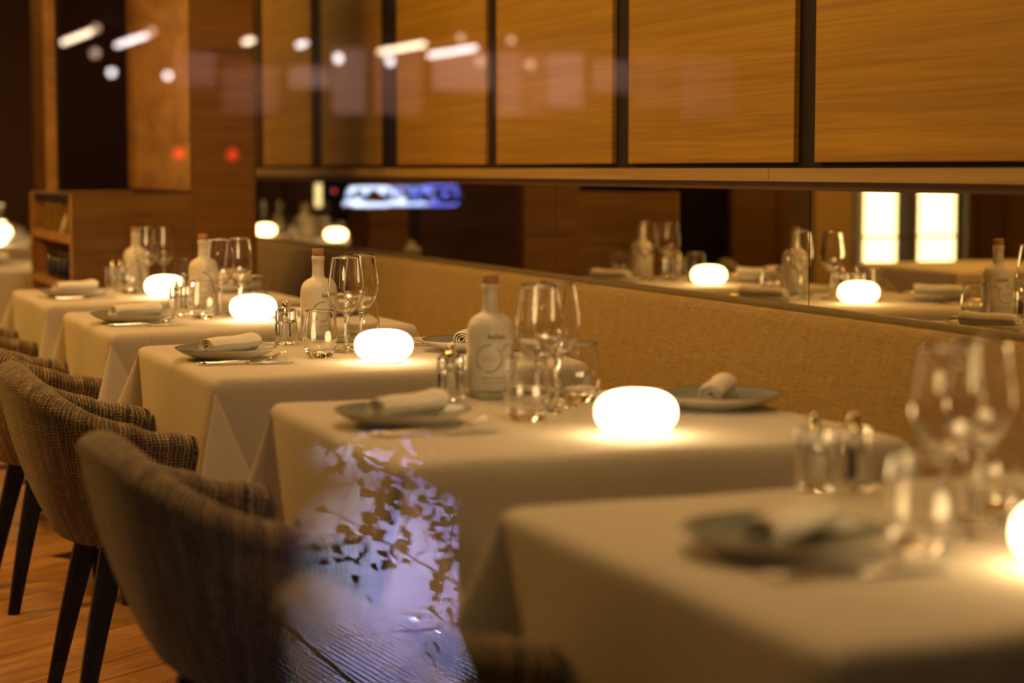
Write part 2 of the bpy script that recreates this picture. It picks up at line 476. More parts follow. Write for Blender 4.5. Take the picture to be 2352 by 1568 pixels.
# picture-rail ledge above the mirror
lj = (0.9, 4.33, 7.63, 10.9, 14.0)
for a_, b_ in zip(lj, lj[1:]):
    box('ledge_board', 2.305, 2.376, a_+0.001, b_-0.001, 1.160, 1.192, M_LEDGE, wr, bev=0.001, seg=1)
box('ledge_backing', 2.33, 2.376, 0.9, 14.0, 1.140, 1.1595, M_COLWOOD, wr)
# mirror strip
mir = thing('wall_mirror', 'long low bronze-tinted mirror strip between wooden ledge and banquette, reflecting tables', 'mirror', (XM, 5, 0.87))
for a_, b_ in ((0.9, 4.188), (4.188, 5.776), (5.776, 7.6), (7.6, 9.6), (9.6, 13.9)):
    box('mirror_panel', 0.0, 0.010, a_-5+0.0015, b_-5-0.0015, 0.0, 0.2695, M_MIRROR, mir)
box('reflection_strip', -0.010, 0.030, 0.9-5, 13.9-5, -0.016, -0.0005, M_STRIP, mir)  # added strip, toned like the mirror edge reflecting the banquette top

# banquette
bq = thing('banquette', 'long upholstered wall banquette in woven oatmeal linen under the mirror', 'banquette', (2.0, 5, 0))
def bench_back(y0, y1):
    # rounded slab leaning back: profile in x-z, bevelled
    bm = bmesh.new()
    prof = [(2.322, 0.858), (2.25, 0.858), (2.10, 0.42), (2.322, 0.42)]
    a = [bm.verts.new((x, y0+0.005, z)) for x, z in prof]; b = [bm.verts.new((x, y1-0.005, z)) for x, z in prof]
    for i in range(4): bm.faces.new((a[i], a[(i+1) % 4], b[(i+1) % 4], b[i]))
    bm.faces.new(a[::-1]); bm.faces.new(b)
    bmesh.ops.bevel(bm, geom=list(bm.edges), offset=0.022, segments=5, affect='EDGES', profile=0.5)
    o = from_bm('back_cushion', bm, M_BENCH, bq, True)
    o.location = (-2.0, -5, 0)
for a_, b_ in ((0.95, 5.41), (5.41, 7.48), (7.48, 9.7), (9.7, 11.9), (11.9, 13.9)): bench_back(a_, b_)
for a_, b_ in ((0.95, 5.41), (5.41, 7.48), (7.48, 9.7), (9.7, 11.9), (11.9, 13.9)):
    o = box('seat_cushion', 1.87, 2.14, a_+0.002, b_-0.002, 0.34, 0.45, M_BENCH, bq, bev=0.03, seg=3, smooth=True); o.location = (-2.0, -5, 0)
o = box('plinth', 1.93, 2.33, 0.95, 13.9, 0.0, 0.34, M_DARK, bq); o.location = (-2.0, -5, 0)

# column and back screens
col = struct(box('column', 1.565, 1.81, 7.45, 8.70, 0.0, 2.92, M_COLWOOD)); col.name = 'trim_1'
for z0 in (0.0, 0.93, 1.80):
    pass
for z0, z1 in ((0.001, 0.925), (0.931, 1.62), (1.626, 2.3), (2.306, 2.915)):
    box('panel', 1.575, 1.80, 7.438, 7.4495, z0, z1, M_COLWOOD, col, bev=0.001, seg=1)
M_COLLIT = wood('column_lit_oak', (0.30, 0.16, 0.05), (0.44, 0.25, 0.085), 2.2, 2.2, 9, 0.5)  # lighter copy of the column oak with the side light painted in
for z0, z1 in ((1.11, 2.3), (2.306, 2.915)):
    box('side_panel', 1.555, 1.5645, 7.46, 8.69, z0, z1, M_COLLIT, col, bev=0.001, seg=1)
scr = struct(box('screen', 1.285, 1.565, 8.70, 8.76, 0.0, 2.92, M_WINE)); scr.name = 'wall_partition'
box('edge_post', 1.222, 1.258, 8.70, 8.78, 0.0, 2.915, M_COLLIT, scr, bev=0.002, seg=1)
box('dark_reveal', 1.2585, 1.2845, 8.71, 8.75, 0.0, 2.915, M_DARK, scr)
pil = struct(box('pillar', 1.40, 1.62, 10.15, 10.5, 0.0, 2.92, M_COLWOOD)); pil.name = 'trim_2'
for z0, z1 in ((0.02, 0.9), (0.906, 1.9), (1.906, 2.9)):
    box('panel', 1.405, 1.615, 10.14, 10.1495, z0, z1, M_COLWOOD, pil)
# end wall with a window to the street, left wall
wb = struct(box('wall_back', -4.6, -3.4, 15.0, 15.12, 0.0, 2.92, M_BROWN)); wb.name = 'wall_back'
box('wall_section', 0.55, 2.5, 15.0, 15.12, 0.0, 2.92, M_BROWN, wb)
box('wall_section', -3.4, 0.55, 15.0, 15.12, 1.9, 2.92, M_BROWN, wb)
box('wall_section', -3.4, 0.55, 15.0, 15.12, 0.0, 0.45, M_BROWN, wb)
win2 = struct(box('window_2', -3.4, 0.55, 15.05, 15.06, 0.45, 1.9, M_PANE)); win2.name = 'window_2'
for xx in (-3.4, -2.1, -0.75, 0.5):
    box('frame', xx, xx+0.05, 15.0, 15.1, 0.45, 1.9, M_DARK, win2)
for xx in (0.75, 0.98, 1.24, 1.52):
    bm = bmesh.new()
    pts = [(xx-0.08 + 0.16*i/16, 14.93 + 0.02*sin(i*1.9)) for i in range(17)]
    for i in range(16):
        (xa, ya), (xb, yb) = pts[i], pts[i+1]
        bm.faces.new([bm.verts.new(q) for q in ((xa, ya, 0.05), (xb, yb, 0.05), (xb, yb, 2.9), (xa, ya, 2.9))])
    bmesh.ops.remove_doubles(bm, verts=bm.verts, dist=1e-5)
    bmesh.ops.solidify(bm, geom=list(bm.faces), thickness=0.006)
    cu = from_bm('curtain', bm, M_BROWN, None, True)
    tag(cu, 'dim brown curtain behind the shelf cabinet, %s of four' % {0.75: 'leftmost', 0.98: 'second from left', 1.24: 'third from left', 1.52: 'rightmost'}[xx], 'curtain', 'brown curtains at the far end')
wl = struct(box('wall_left', -4.6, -4.5, 0.66, 15.12, 0.0, 2.92, M_CABWOOD)); wl.name = 'wall_left'
for i in range(9):
    box('wood_panel', -4.5, -4.485, 3.0+i*1.3, 4.22+i*1.3, 0.1, 2.85, M_WALLWOOD, wl)
# amber wood screen seen only in the mirror
sc2 = struct(box('screen', -3.4, -1.45, 12.95, 13.0, 0.0, 2.92, M_CABWOOD)); sc2.name = 'wall_screen'
for i, (a_, b_, mt) in enumerate(((-3.38, -2.72, M_WALLWOOD), (-2.70, -2.30, M_WALLWOOD), (-2.28, -1.92, M_WALLWOOD), (-1.90, -1.47, M_DARK))):
    box('wood_panel', a_, b_, 12.935, 12.9495, 0.05, 2.85, mt, sc2)

# backlit glass cabinet seen in the mirror
gc = thing('backlit_glass_cabinet', 'tall glass cabinet with two bright backlit panels, reflected at right of the mirror', 'cabinet', (-2.24, 11.0, 0))
M_CREAM = plain('cream_upholstered_side', (0.42, 0.30, 0.15), 0.8)
box('side_wall', 0.47, 0.74, 0.0, 0.35, 0.0, 2.46, M_CREAM, gc, bev=0.01)
for x0, x1 in ((0.13, 0.355), (-0.30, -0.045)):
    box('backlit_panel', x0, x1, 0.05, 0.07, 0.44, 2.3, M_BACKLIT, gc)
for xx in (0.02, 0.055, 0.40, -0.36, -0.39):
    box('upright', xx-0.008, xx+0.008, 0.0, 0.04, 0.0, 2.4, M_STEEL, gc)
box('base', -0.42, 0.46, 0.0, 0.35, 0.0, 0.42, M_DARK, gc)
box('shelf', -0.40, 0.44, -0.01, 0.045, 0.76, 0.775, M_STEEL, gc)
box('top', -0.42, 0.46, 0.0, 0.35, 2.4, 2.46, M_DARK, gc)
box('back', -0.42, 0.46, 0.30, 0.35, 0.42, 2.4, M_DARK, gc)

# ================================================================= TABLECLOTHS
LX, LY, DROP = 0.86, 0.845, 0.27
def corner_path():
    """tilts (outward a, outward b) of the cloth cone round a table corner, swept from one side panel
    through a deep inward fold, the outward flap and the second inward fold to the other panel"""
    P = [(0.0, -30.0), (-9.0, -24.0), (-22.0, -12.0), (-27.0, 0.0), (-16.0, 8.0), (2.0, 14.0), (14.0, 16.0), (13.0, 10.0), (0.0, 3.0), (-15.0, 0.5), (-30.0, 0.0)]
    out = smooth_path(P, 12)
    return out
def smooth_path(P, n):
    P = [np.array(p, float) for p in P]; out = []
    for i in range(len(P)-1):
        p0, p1, p2, p3 = P[max(i-1, 0)], P[i], P[i+1], P[min(i+2, len(P)-1)]
        for k in range(n):
            t = k/n
            out.append(0.5*(2*p1+(-p0+p2)*t+(2*p0-5*p1+4*p2-p3)*t*t+(-p0+3*p1-3*p2+p3)*t**3))
    out.append(P[-1])
    return np.array(out)
def drape(seed, n=127):
    rng = np.random.RandomState(seed)
    SX, SY = LX+2*DROP, LY+2*DROP
    gx = np.linspace(-SX/2, SX/2, n); gy = np.linspace(-SY/2, SY/2, n)
    U, V = np.meshgrid(gx, gy, indexing='ij')
    hx, hy = LX/2, LY/2
    s, t = np.abs(U)-hx, np.abs(V)-hy
    sx, sy = np.sign(U), np.sign(V)
    path = corner_path()
    D = np.stack([np.tan(np.radians(path[:, 0])), np.tan(np.radians(path[:, 1])), -np.ones(len(path))], 1)
    D /= np.linalg.norm(D, axis=1)[:, None]
    al = np.concatenate([[0], np.cumsum(np.linalg.norm(np.diff(D, axis=0), axis=1))]); al /= al[-1]
    P = np.zeros((n, n, 3))
    ph = rng.rand(8)*6.28
    r = np.sqrt(s*s+t*t)
    phi = np.degrees(np.arctan2(t, s))
    cone = (phi > -30) & (phi < 120) & ((s > 0) | (t > 0))
    f = np.clip((phi+30)/150.0, 0, 1)
    dx_ = np.interp(f, al, D[:, 0]); dy_ = np.interp(f, al, D[:, 1]); dz_ = np.interp(f, al, D[:, 2])
    k4 = (sx > 0)*2+(sy > 0)
    wv = 1 + 0.10*np.array([rng.randn() for _ in range(4)])[k4.astype(int)]
    top = (s <= 0) & (t <= 0)
    px = (s > 0) & ~cone; py = (t > 0) & ~cone
    P[..., 0] = np.where(top, U, np.where(cone, sx*(hx + r*dx_*wv), np.where(px, sx*(hx+0.03*np.clip(s, 0, 1)+0.016*np.clip(s, 0, 1)/DROP*np.sin(V*9+ph[0])*np.clip(1-np.abs(V)/hy, 0, 1)), U)))
    P[..., 1] = np.where(top, V, np.where(cone, sy*(hy + r*dy_*wv), np.where(py, sy*(hy+0.03*np.clip(t, 0, 1)+0.016*np.clip(t, 0, 1)/DROP*np.sin(U*8+ph[1])*np.clip(1-np.abs(U)/hx, 0, 1)), V)))
    P[..., 2] = np.where(top, 0, np.where(cone, r*dz_, np.where(px, -s, -t)))
    for _ in range(4):
        Q = P.copy()
        Q[1:-1, :] = 0.5*P[1:-1, :]+0.25*(P[2:, :]+P[:-2, :]); P = Q.copy()
        Q[:, 1:-1] = 0.5*P[:, 1:-1]+0.25*(P[:, 2:]+P[:, :-2]); P = Q
    # very slight slackness of the ironed top
    P[..., 2] += np.where(top, 0.0006*np.sin(U*23+ph[2])*np.sin(V*19+ph[3]), 0.0)
    return P, SX, SY
def cloth_mesh(seed):
    P, SX, SY = drape(seed)
    n = P.shape[0]
    idx = np.arange(n*n).reshape(n, n)
    faces = np.stack([idx[:-1, :-1], idx[1:, :-1], idx[1:, 1:], idx[:-1, 1:]], -1).reshape(-1, 4)
    u = np.linspace(0, 1, n)
    uv = np.stack(np.meshgrid(u, u, indexing='ij'), -1).reshape(-1, 2)
    me = bpy.data.meshes.new('tablecloth')
    me.from_pydata(P.reshape(-1, 3).tolist(), [], faces.tolist())
    me.polygons.foreach_set('use_smooth', [True]*len(me.polygons))
    ul = me.uv_layers.new(name='UVMap')
    li = np.empty(len(me.loops), dtype=np.int32); me.loops.foreach_get('vertex_index', li)
    ul.data.foreach_set('uv', uv[li].astype(np.float32).ravel())
    me.materials.append(M_CLOTH)
    return me
CLOTHS = [cloth_mesh(3), cloth_mesh(8)]

# ================================================================= PROTOTYPES
# --- table under the cloth
def make_table():
    t = thing('dining_table', '', 'table')
    box('tabletop', -LX/2+0.028, LX/2-0.028, -LY/2+0.028, LY/2-0.028, ZT-0.030, ZT-0.0025, M_CABWOOD, t, bev=0.012, seg=3)
    box('pedestal', -0.03, 0.03, -0.03, 0.03, 0.012, ZT-0.034, M_DARK, t, bev=0.004)
    box('foot_plate', -0.24, 0.24, -0.24, 0.24, 0.0, 0.012, M_DARK, t, bev=0.004)
    return t
# --- globe lamp (flattened opal glass on a small foot)
def make_lamp():
    t = thing('table_lamp', '', 'lamp')
    R = 0.0665
    pr = []
    for i in range(0, 25):
        a = -pi/2*0.80 + (pi/2*0.80+pi/2)*i/24
        # superellipse: flattened sphere with a broad shoulder
        c, s = cos(a), sin(a)
        r = R*abs(c)**0.72; z = 0.0375 + 0.0365*(abs(s)**0.86)*(1 if s > 0 else -1)
        pr.append((r if i < 24 else 0.0, z))
    pr = [(0.0, pr[0][1]-0.0004)] + pr
    lathe('shade', pr, M_GLOBE, t, seg=40)
    lathe('foot', [(0, 0), (0.041, 0), (0.043, 0.0015), (0.043, 0.003), (0, 0.003)], M_BASEW, t, seg=32)
    return t
# --- stemmed wine glass
def make_wine():
    t = thing('wine_glass', '', 'glass')
    outer = [(0.0, 0.0), (0.036, 0.0), (0.0375, 0.001), (0.036, 0.0022), (0.022, 0.005), (0.010, 0.010), (0.0050, 0.019), (0.0040, 0.035), (0.0038, 0.062), (0.0046, 0.082), (0.0090, 0.0905)]
    bowl_o = [(0.0090, 0.0905), (0.022, 0.098), (0.0335, 0.112), (0.0405, 0.130), (0.0425, 0.146), (0.0410, 0.168), (0.0370, 0.195), (0.0325, 0.2235)]
    bowl_i = [(0.0320, 0.2240), (0.0315, 0.2235), (0.0360, 0.195), (0.0400, 0.168), (0.0415, 0.146), (0.0394, 0.130), (0.0322, 0.1135), (0.0205, 0.1005), (0.0090, 0.0945), (0.0, 0.0930)]
    pr = smooth_prof(outer, 2)[:-1] + smooth_prof(bowl_o, 4) + smooth_prof(bowl_i, 4)
    lathe('glass_body', pr, M_GLASS, t, seg=48)
    return t
# --- stemless tumbler with heavy base
def make_tumbler():
    t = thing('water_tumbler', '', 'glass')
    o_ = [(0.0, 0.0), (0.0245, 0.0), (0.0265, 0.0015), (0.0330, 0.014), (0.0385, 0.032), (0.0402, 0.050), (0.0385, 0.072), (0.0350, 0.092), (0.0322, 0.1075)]
    i_ = [(0.0316, 0.1080), (0.0311, 0.1075), (0.0338, 0.092), (0.0372, 0.072), (0.0388, 0.050), (0.0368, 0.033), (0.0300, 0.0190), (0.0, 0.0145)]
    lathe('glass_body', smooth_prof(o_, 4) + smooth_prof(i_, 4), M_GLASS, t, seg=48)
    return t
# --- glass mill (fluted body, inner column of salt or pepper, chrome cap)
def make_mill(kind):
    t = thing(kind+'_mill', '', 'mill')
    lathe('glass_body', [(0, 0), (0.0215, 0), (0.0235, 0.0015), (0.0235, 0.050), (0.0222, 0.053), (0.0235, 0.056), (0.0235, 0.080), (0.0220, 0.0825), (0.0112, 0.0825), (0.0102, 0.0800), (0.0102, 0.0160), (0, 0.0150)],
          M_GLASS, t, seg=72, flute=10, fl_amp=0.06, fl_range=(0.0, 0.08), smooth=False)
    lathe('filling', [(0, 0.0162), (0.0100, 0.0164), (0.0100, 0.054), (0, 0.054)], M_PEPPER if kind == 'pepper' else M_SALT, t, seg=20)
    c = lathe('cap', [(0, 0.0545), (0.0092, 0.0545), (0.0092, 0.0840), (0.0070, 0.0845), (0.0070, 0.1010), (0.0056, 0.1030), (0, 0.1035)], M_CHROME, t, seg=28)
    return t
# --- plate
def make_plate():
    t = thing('dinner_plate', '', 'plate')
    R = 0.116
    pr = [(0, 0.0), (0.056, 0.0), (0.060, 0.0025), (0.078, 0.0060), (0.098, 0.0140), (0.111, 0.0220), (R, 0.0262), (R-0.0012, 0.0274), (0.1125, 0.0262), (0.098, 0.0180), (0.078, 0.0108), (0.060, 0.0085), (0, 0.0075)]
    mi = [0, 0, 0, 0, 0, 0, 1, 1, 2, 2, 2, 2]
    lathe('plate_body', pr, [M_PLATEOUT, M_RIM, M_PLATEIN], t, seg=64, matidx=mi)
    return t
# --- rolled napkin: spiral cross-section swept along x, lower at one end
def make_napkin():
    t = thing('rolled_napkin', '', 'napkin')
    turns, steps, L = 3.1, 96, 0.158
    nl = 22
    def sec(s, R, sq):
        pts = []
        for i in range(steps+1):
            f = i/steps
            a = 2*pi*turns*(1-f) + 2.4
            r = R*(1.0 - 0.80*f)
            x = r*cos(a)*1.08; z = r*sin(a)*sq
            if z < -R*0.80: z = -R*0.80
            pts.append((x, z))
        return pts
    vs, fs = [], []
    th = 0.0020
    for j in range(nl):
        s = j/(nl-1)
        R = 0.0215 + 0.0050*s + 0.0012*sin(s*7)
        if s > 0.93: R *= 1-0.10*((s-0.93)/0.07)
        P_ = sec(s, R, 0.92 - 0.02*s)
        x = -L/2 + L*s
        cz = R*0.80
        for sgn in (0, 1):
            for i, (yy, zz) in enumerate(P_):
                nrm = Vector((yy, zz)); nrm = nrm.normalized() if nrm.length > 0 else Vector((0, 1))
                off = -th*sgn
                wob = 0.003*sin(i*0.21)*(1 if s in (0.0, 1.0) else 0)
                vs.append((x+wob, yy+nrm.x*off, cz+zz+nrm.y*off))
    m_ = steps+1
    for j in range(nl-1):
        for sgn in (0, 1):
            for i in range(steps):
                a = (j*2+sgn)*m_+i; b = ((j+1)*2+sgn)*m_+i
                q = (a, a+1, b+1, b)
                fs.append(q if sgn == 0 else q[::-1])
        for i in (0, steps):
            a = (j*2)*m_+i; a2 = (j*2+1)*m_+i; b = ((j+1)*2)*m_+i; b2 = ((j+1)*2+1)*m_+i
            fs.append((a, b, b2, a2))
    for j in (0, nl-1):
        for i in range(steps):
            a = (j*2)*m_+i; b = (j*2+1)*m_+i
            fs.append((a, b, b+1, a+1))
    o = mesh_obj('cloth_roll', vs, fs, M_NAPKIN, t, True)
    bm = bmesh.new()
    hem = [(-L/2+0.018, (0.0225)*1.085*cos(a_), 0.0175+0.0225*0.925*sin(a_)) for a_ in np.linspace(0.1, pi-0.3, 18)]
    tube(bm, hem, 0.0006, seg=5)
    from_bm('hem_stitch', bm, M_NAPKIN, t, True)
    return t
# --- knife and fork
def make_knife():
    bm = bmesh.new()
    pts = [(0, 0, 0.0045), (0.012, 0, 0.0048), (0.06, 0, 0.0045), (0.098, 0, 0.0042), (0.108, 0, 0.0036)]
    tube(bm, pts, [(0.0048, 0.0036), (0.0052, 0.004), (0.0044, 0.0034), (0.0036, 0.003), (0.004, 0.0022)], seg=10)
    bl = [(0.108, 0, 0.0035), (0.13, 0.001, 0.0033), (0.17, 0.0018, 0.003), (0.20, 0.001, 0.0026), (0.215, -0.003, 0.0023)]
    tube(bm, bl, [(0.0055, 0.0010), (0.0085, 0.0009), (0.0095, 0.0008), (0.0080, 0.0007), (0.0012, 0.0005)], seg=8)
    o = from_bm('table_knife', bm, M_STEEL, None, True)
    return tag(o, '', 'knife')
def make_fork():
    t = thing('table_fork', '', 'fork')
    bm = bmesh.new()
    pts = [(0, 0, 0.003), (0.01, 0, 0.0040), (0.05, 0, 0.0058), (0.09, 0, 0.0072), (0.115, 0, 0.0060), (0.133, 0, 0.0022)]
    tube(bm, pts, [(0.0050, 0.0020), (0.0056, 0.0022), (0.0040, 0.0018), (0.0024, 0.0016), (0.0026, 0.0014), (0.0070, 0.0012)], seg=10)
    from_bm('handle', bm, M_STEEL, t, True)
    bm = bmesh.new()
    tube(bm, [(0.131, 0, 0.0022), (0.146, 0, 0.0042), (0.158, 0, 0.0090)], [(0.0065, 0.0011), (0.0115, 0.0010), (0.0115, 0.0010)], seg=8)
    from_bm('head', bm, M_STEEL, t, True)
    bm = bmesh.new()
    tube(bm, [(0.156, 0, 0.0082), (0.172, 0, 0.0150), (0.188, 0, 0.0225), (0.199, 0, 0.0260)], [(0.0016, 0.0009), (0.0015, 0.0009), (0.0013, 0.0008), (0.0005, 0.0005)], seg=6)
    ti = from_bm('tine', bm, M_STEEL, t, True); ti.location = (0, -0.0095, 0)
    for yy in (-0.0032, 0.0032, 0.0095):
        c = ti.copy(); COL.objects.link(c); c.parent = t; c.location = (0, yy, 0)
    return t

# --- white oil bottle with printed label
BR = 0.0443
def bend_text(body, size, zc, xc, extr=0.0, mat=M_PRINT, parent=None, name='lettering', bold=0.0, sx=1.0):
    """printed text wrapped on the bottle body; label centre faces -Y"""
    cu = bpy.data.curves.new('txt', 'FONT'); cu.body = body; cu.size = size; cu.align_x = 'CENTER'; cu.align_y = 'CENTER'
    cu.offset = bold; cu.resolution_u = 3
    tmp = bpy.data.objects.new('txt', cu); COL.objects.link(tmp)
    bpy.context.view_layer.update()
    me = bpy.data.meshes.new_from_object(tmp.evaluated_get(bpy.context.evaluated_depsgraph_get()))
    bpy.data.objects.remove(tmp); bpy.data.curves.remove(cu)
    bm = bmesh.new(); bm.from_mesh(me); bpy.data.meshes.remove(me)
    for v in bm.verts:
        a = (v.co.x*sx+xc)/BR
        z = v.co.y+zc
        v.co = Vector((sin(a)*(BR+0.0003), -cos(a)*(BR+0.0003), z))
    return from_bm(name, bm, mat, parent)
def strokes(paths, wd, parent, name='numeral'):
    bm = bmesh.new()
    for path in paths:
        prev = None
        for i, (x, z) in enumerate(path):
            x0, z0 = path[max(i-1, 0)]; x1, z1 = path[min(i+1, len(path)-1)]
            d = Vector((x1-x0, z1-z0)).normalized(); nx, nz = -d.y*wd/2, d.x*wd/2
            pr = []
            for s in (1, -1):
                a = (x+nx*s)/BR; pr.append(bm.verts.new((sin(a)*(BR+0.0003), -cos(a)*(BR+0.0003), z+nz*s)))
            if prev: bm.faces.new((prev[0], prev[1], pr[1], pr[0]))
            prev = pr
    return from_bm(name, bm, M_PRINT, parent)
def make_bottle():
    t = thing('oil_bottle', '', 'bottle')
    pr = [(0, 0.0), (0.0405, 0.0), (0.0430, 0.0012), (BR, 0.004), (BR, 0.060), (BR, 0.110), (0.0436, 0.119), (0.0405, 0.1295), (0.0345, 0.1375), (0.0265, 0.1430), (0.0190, 0.1465), (0.0158, 0.1500), (0.0150, 0.156), (0.0148, 0.175), (0.0148, 0.1885), (0.0160, 0.1895), (0.0162, 0.2000), (0.0150, 0.2012), (0, 0.2012)]
    bd = lathe('body', pr, M_CERAM, t, seg=64)
    lathe('stopper', [(0, 0.2014), (0.0142, 0.2014), (0.0147, 0.2020), (0.0147, 0.2180), (0.0140, 0.2190), (0, 0.2190)], M_CORK, t, seg=32)
    bend_text('kalios', 0.0155, 0.1045, 0.0, parent=bd, bold=0.0002)
    bend_text('HUILE D\'OLIVE', 0.0030, 0.0955, 0.0, mat=M_PRINT2, parent=bd)
    R = 0.0245; cx, cz = -0.0150, 0.0635
    def arc(a0, a1, n=28, r=R, x=cx, z=cz): return [(x+r*cos(radians(a0+(a1-a0)*i/n)), z+r*1.03*sin(radians(a0+(a1-a0)*i/n))) for i in range(n+1)]
    ring = [arc(80, 238), arc(253, 408)]
    ax, az, ar = 0.0250, 0.0720, 0.0150
    two = [[(ax+ar*cos(radians(a_)), az+ar*1.12*sin(radians(a_))) for a_ in np.linspace(165, 95, 14)],
           [(ax+ar*cos(radians(a_)), az+ar*1.12*sin(radians(a_))) for a_ in np.linspace(62, -22, 14)] + [(0.0118, 0.0388)],
           [(0.0180, 0.0388), (0.0300, 0.0388), (0.0425, 0.0388)]]
    strokes(ring, 0.0017, bd); strokes(two, 0.0017, bd)
    bend_text('PREMIUM EXTRA', 0.0042, 0.0655, -0.0150, mat=M_PRINT2, parent=bd)
    bend_text('VIRGIN OLIVE OIL', 0.0036, 0.0600, -0.0150, mat=M_PRINT2, parent=bd)
    bend_text('HUILE D\'OLIVE VIERGE', 0.0058, 0.0265, 0.0, mat=M_PRINT, parent=bd)
    bend_text('EXTRA BIOLOGIQUE - GRECE', 0.0040, 0.0185, 0.0, mat=M_PRINT2, parent=bd)
    return t
# --- tweed tub armchair
def make_chair():
    t = thing('tub_armchair', '', 'armchair')
    NU, = (72,)
    # plan angle th: 0 = back centre, +-1 = arm fronts
    def plan(th, k):
        """k=1 rim, 0 bottom; returns x,y of the outer surface. chair faces +x, back at -x"""
        hw = 0.235 + 0.075*k
        bx = -0.120 - 0.115*k
        fx = 0.085 + 0.04*k
        s = abs(th)
        sg = 1 if th >= 0 else -1
        # quarter superellipse from back centre to the side, then straight to the arm front
        if s < 0.62:
            a = s/0.62*pi/2
            n_ = 2.5
            x = bx + (0.0-bx) * (1 - abs(cos(a))**(2/n_)) ; y = hw*abs(sin(a))**(2/n_)
        else:
            f = (s-0.62)/0.38
            x = fx*f; y = hw*(1-0.05*f*f)
        return x, sg*y
    def rim_z(th):
        s = abs(th)
        b = 0.775; a_ = 0.645
        f = min(max((s-0.03)/0.74, 0), 1); f = 0.45*f + 0.55*f*f*(3-2*f)
        return b + (a_-b)*f - (0.012*max(0, (s-0.85)/0.15))
    ths = [-1+2*i/NU for i in range(NU+1)]
    vs, uvs = [], []
    rows = None
    arc = 0; prev = None
    for th in ths:
        zr = rim_z(th); zb = 0.40
        p1 = Vector(plan(th, 1.0))
        if prev is not None: arc += (p1-prev).length
        prev = p1
        thk = 0.062
        e = 0.002
        d = Vector(plan(min(th+e, 1), 1.0)) - Vector(plan(max(th-e, -1), 1.0)); d.normalize()
        inn = Vector((-d.y, d.x))      # towards the inside
        c0 = Vector((0.02, 0))
        if inn.dot(c0-p1) < 0 and abs(th) < 0.9: inn = -inn
        if abs(th) >= 0.9: inn = Vector((0, -1 if p1.y > 0 else 1))
        ring = []
        for i in range(13):           # outer, bottom to under the roll
            f = i/12
            k_ = f**0.85
            q = Vector(plan(th, k_)); z = zb + (zr-0.045-zb)*f
            bul = 0.010*sin(pi*f)
            q = q - inn*bul
            if i == 12: q = q + inn*0.002
            ring.append((q.x, q.y, z))
        for i in range(1, 10):        # rolled rim
            a = pi*(1 - i/10.0)*1.0
            cxy = p1 + inn*(thk/2)
            q = cxy + inn*(-(0.040)*cos(pi*i/10.0)*(1))
            z = zr-0.040 + 0.040*sin(pi*i/10.0)
            ring.append((q.x, q.y, z))
        for i in range(9):            # inner face down to the seat
            f = i/8
            zi = zr-0.05 - (zr-0.05-0.44)*f
            k_ = 1 - 0.55*f
            q = Vector(plan(th, k_)) + inn*(thk)
            ring.append((q.x, q.y, zi))
        if rows is None: rows = len(ring)
        vl = 0; pv = None
        for q in ring:
            v_ = Vector(q)
            if pv is not None: vl += (v_-pv).length
            pv = v_
            vs.append(q); uvs.append((arc, vl))
    fs = []
    for i in range(NU):
        for j in range(rows-1):
            a = i*rows+j; b = a+rows
            fs.append((a, b, b+1, a+1))
    # arm-front ends
    for i, fl_ in ((0, False), (NU, True)):
        base = i*rows
        c = len(vs)
        ctr = np.mean([vs[base+j] for j in range(rows)], axis=0)
        ends = []
        for j in range(rows):
            q = np.array(vs[base+j])
            vs.append((q[0]+0.012, q[1]+(ctr[1]-q[1])*0.18, q[2]-0.006 if q[2] > 0.6 else q[2])); uvs.append((uvs[base+j][0]+0.02, uvs[base+j][1])); ends.append(c+j)
        for j in range(rows-1):
            f_ = (base+j, base+j+1, ends[j+1], ends[j]); fs.append(f_ if fl_ else f_[::-1])
        for j in range((rows-1)//2):
            a, b, c_, d_ = ends[j], ends[j+1], ends[rows-2-j], ends[rows-1-j]
            if len({a, b, c_, d_}) == 4: fs.append((a, b, c_, d_) if fl_ else (d_, c_, b, a))
    sh = mesh_obj('shell', vs, fs, M_TWEED, t, True, uvs)
    # seat cushion
    bm = bmesh.new()
    prof = []
    for th in np.linspace(-1, 1, 41):
        x, y = plan(th, 0.35); prof.append((x*0.80+0.0, y*0.78))
    top, bot = [], []
    vs2, fs2, uv2 = [], [], []
    for z, sc_ in ((0.405, 0.97), (0.415, 1.0), (0.455, 1.02), (0.475, 0.98), (0.482, 0.86)):
        for x, y in prof: vs2.append((x*sc_, y*sc_, z)); uv2.append((x, y))
    m_ = len(prof)
    for j in range(4):
        for i in range(m_):
            i2 = (i+1) % m_
            fs2.append((j*m_+i, j*m_+i2, (j+1)*m_+i2, (j+1)*m_+i))
    fs2.append(tuple(range(4*m_, 5*m_))); fs2.append(tuple(range(0, m_))[::-1])
    mesh_obj('seat', vs2, fs2, M_TWEED, t, True, uv2)
    # under-frame and legs
    box('seat_frame', -0.05, 0.20, -0.17, 0.17, 0.375, 0.404, M_LEG, t, bev=0.01)
    for sx_, sy_ in ((-1, 1), (-1, -1), (1, 1), (1, -1)):
        bm = bmesh.new()
        xt, yt = (0.170 if sx_ > 0 else -0.020), 0.150*sy_
        xb, yb = (0.205 if sx_ > 0 else -0.105), 0.200*sy_
        n_ = 8
        rings = []
        for i in range(n_+1):
            f = i/n_
            # gently bent bentwood leg
            ff = f + 0.03*sin(pi*f)
            x = xt + (xb-xt)*ff; y = yt + (yb-yt)*ff; z = 0.385*(1-f)
            wx = 0.028*(1-f) + 0.015*f; wy = 0.020*(1-f)+0.0125*f
            rings.append([bm.verts.new((x+a_*wx, y+b_*wy, z)) for a_, b_ in ((-1, -0.6), (-0.6, -1), (0.6, -1), (1, -0.6), (1, 0.6), (0.6, 1), (-0.6, 1), (-1, 0.6))])
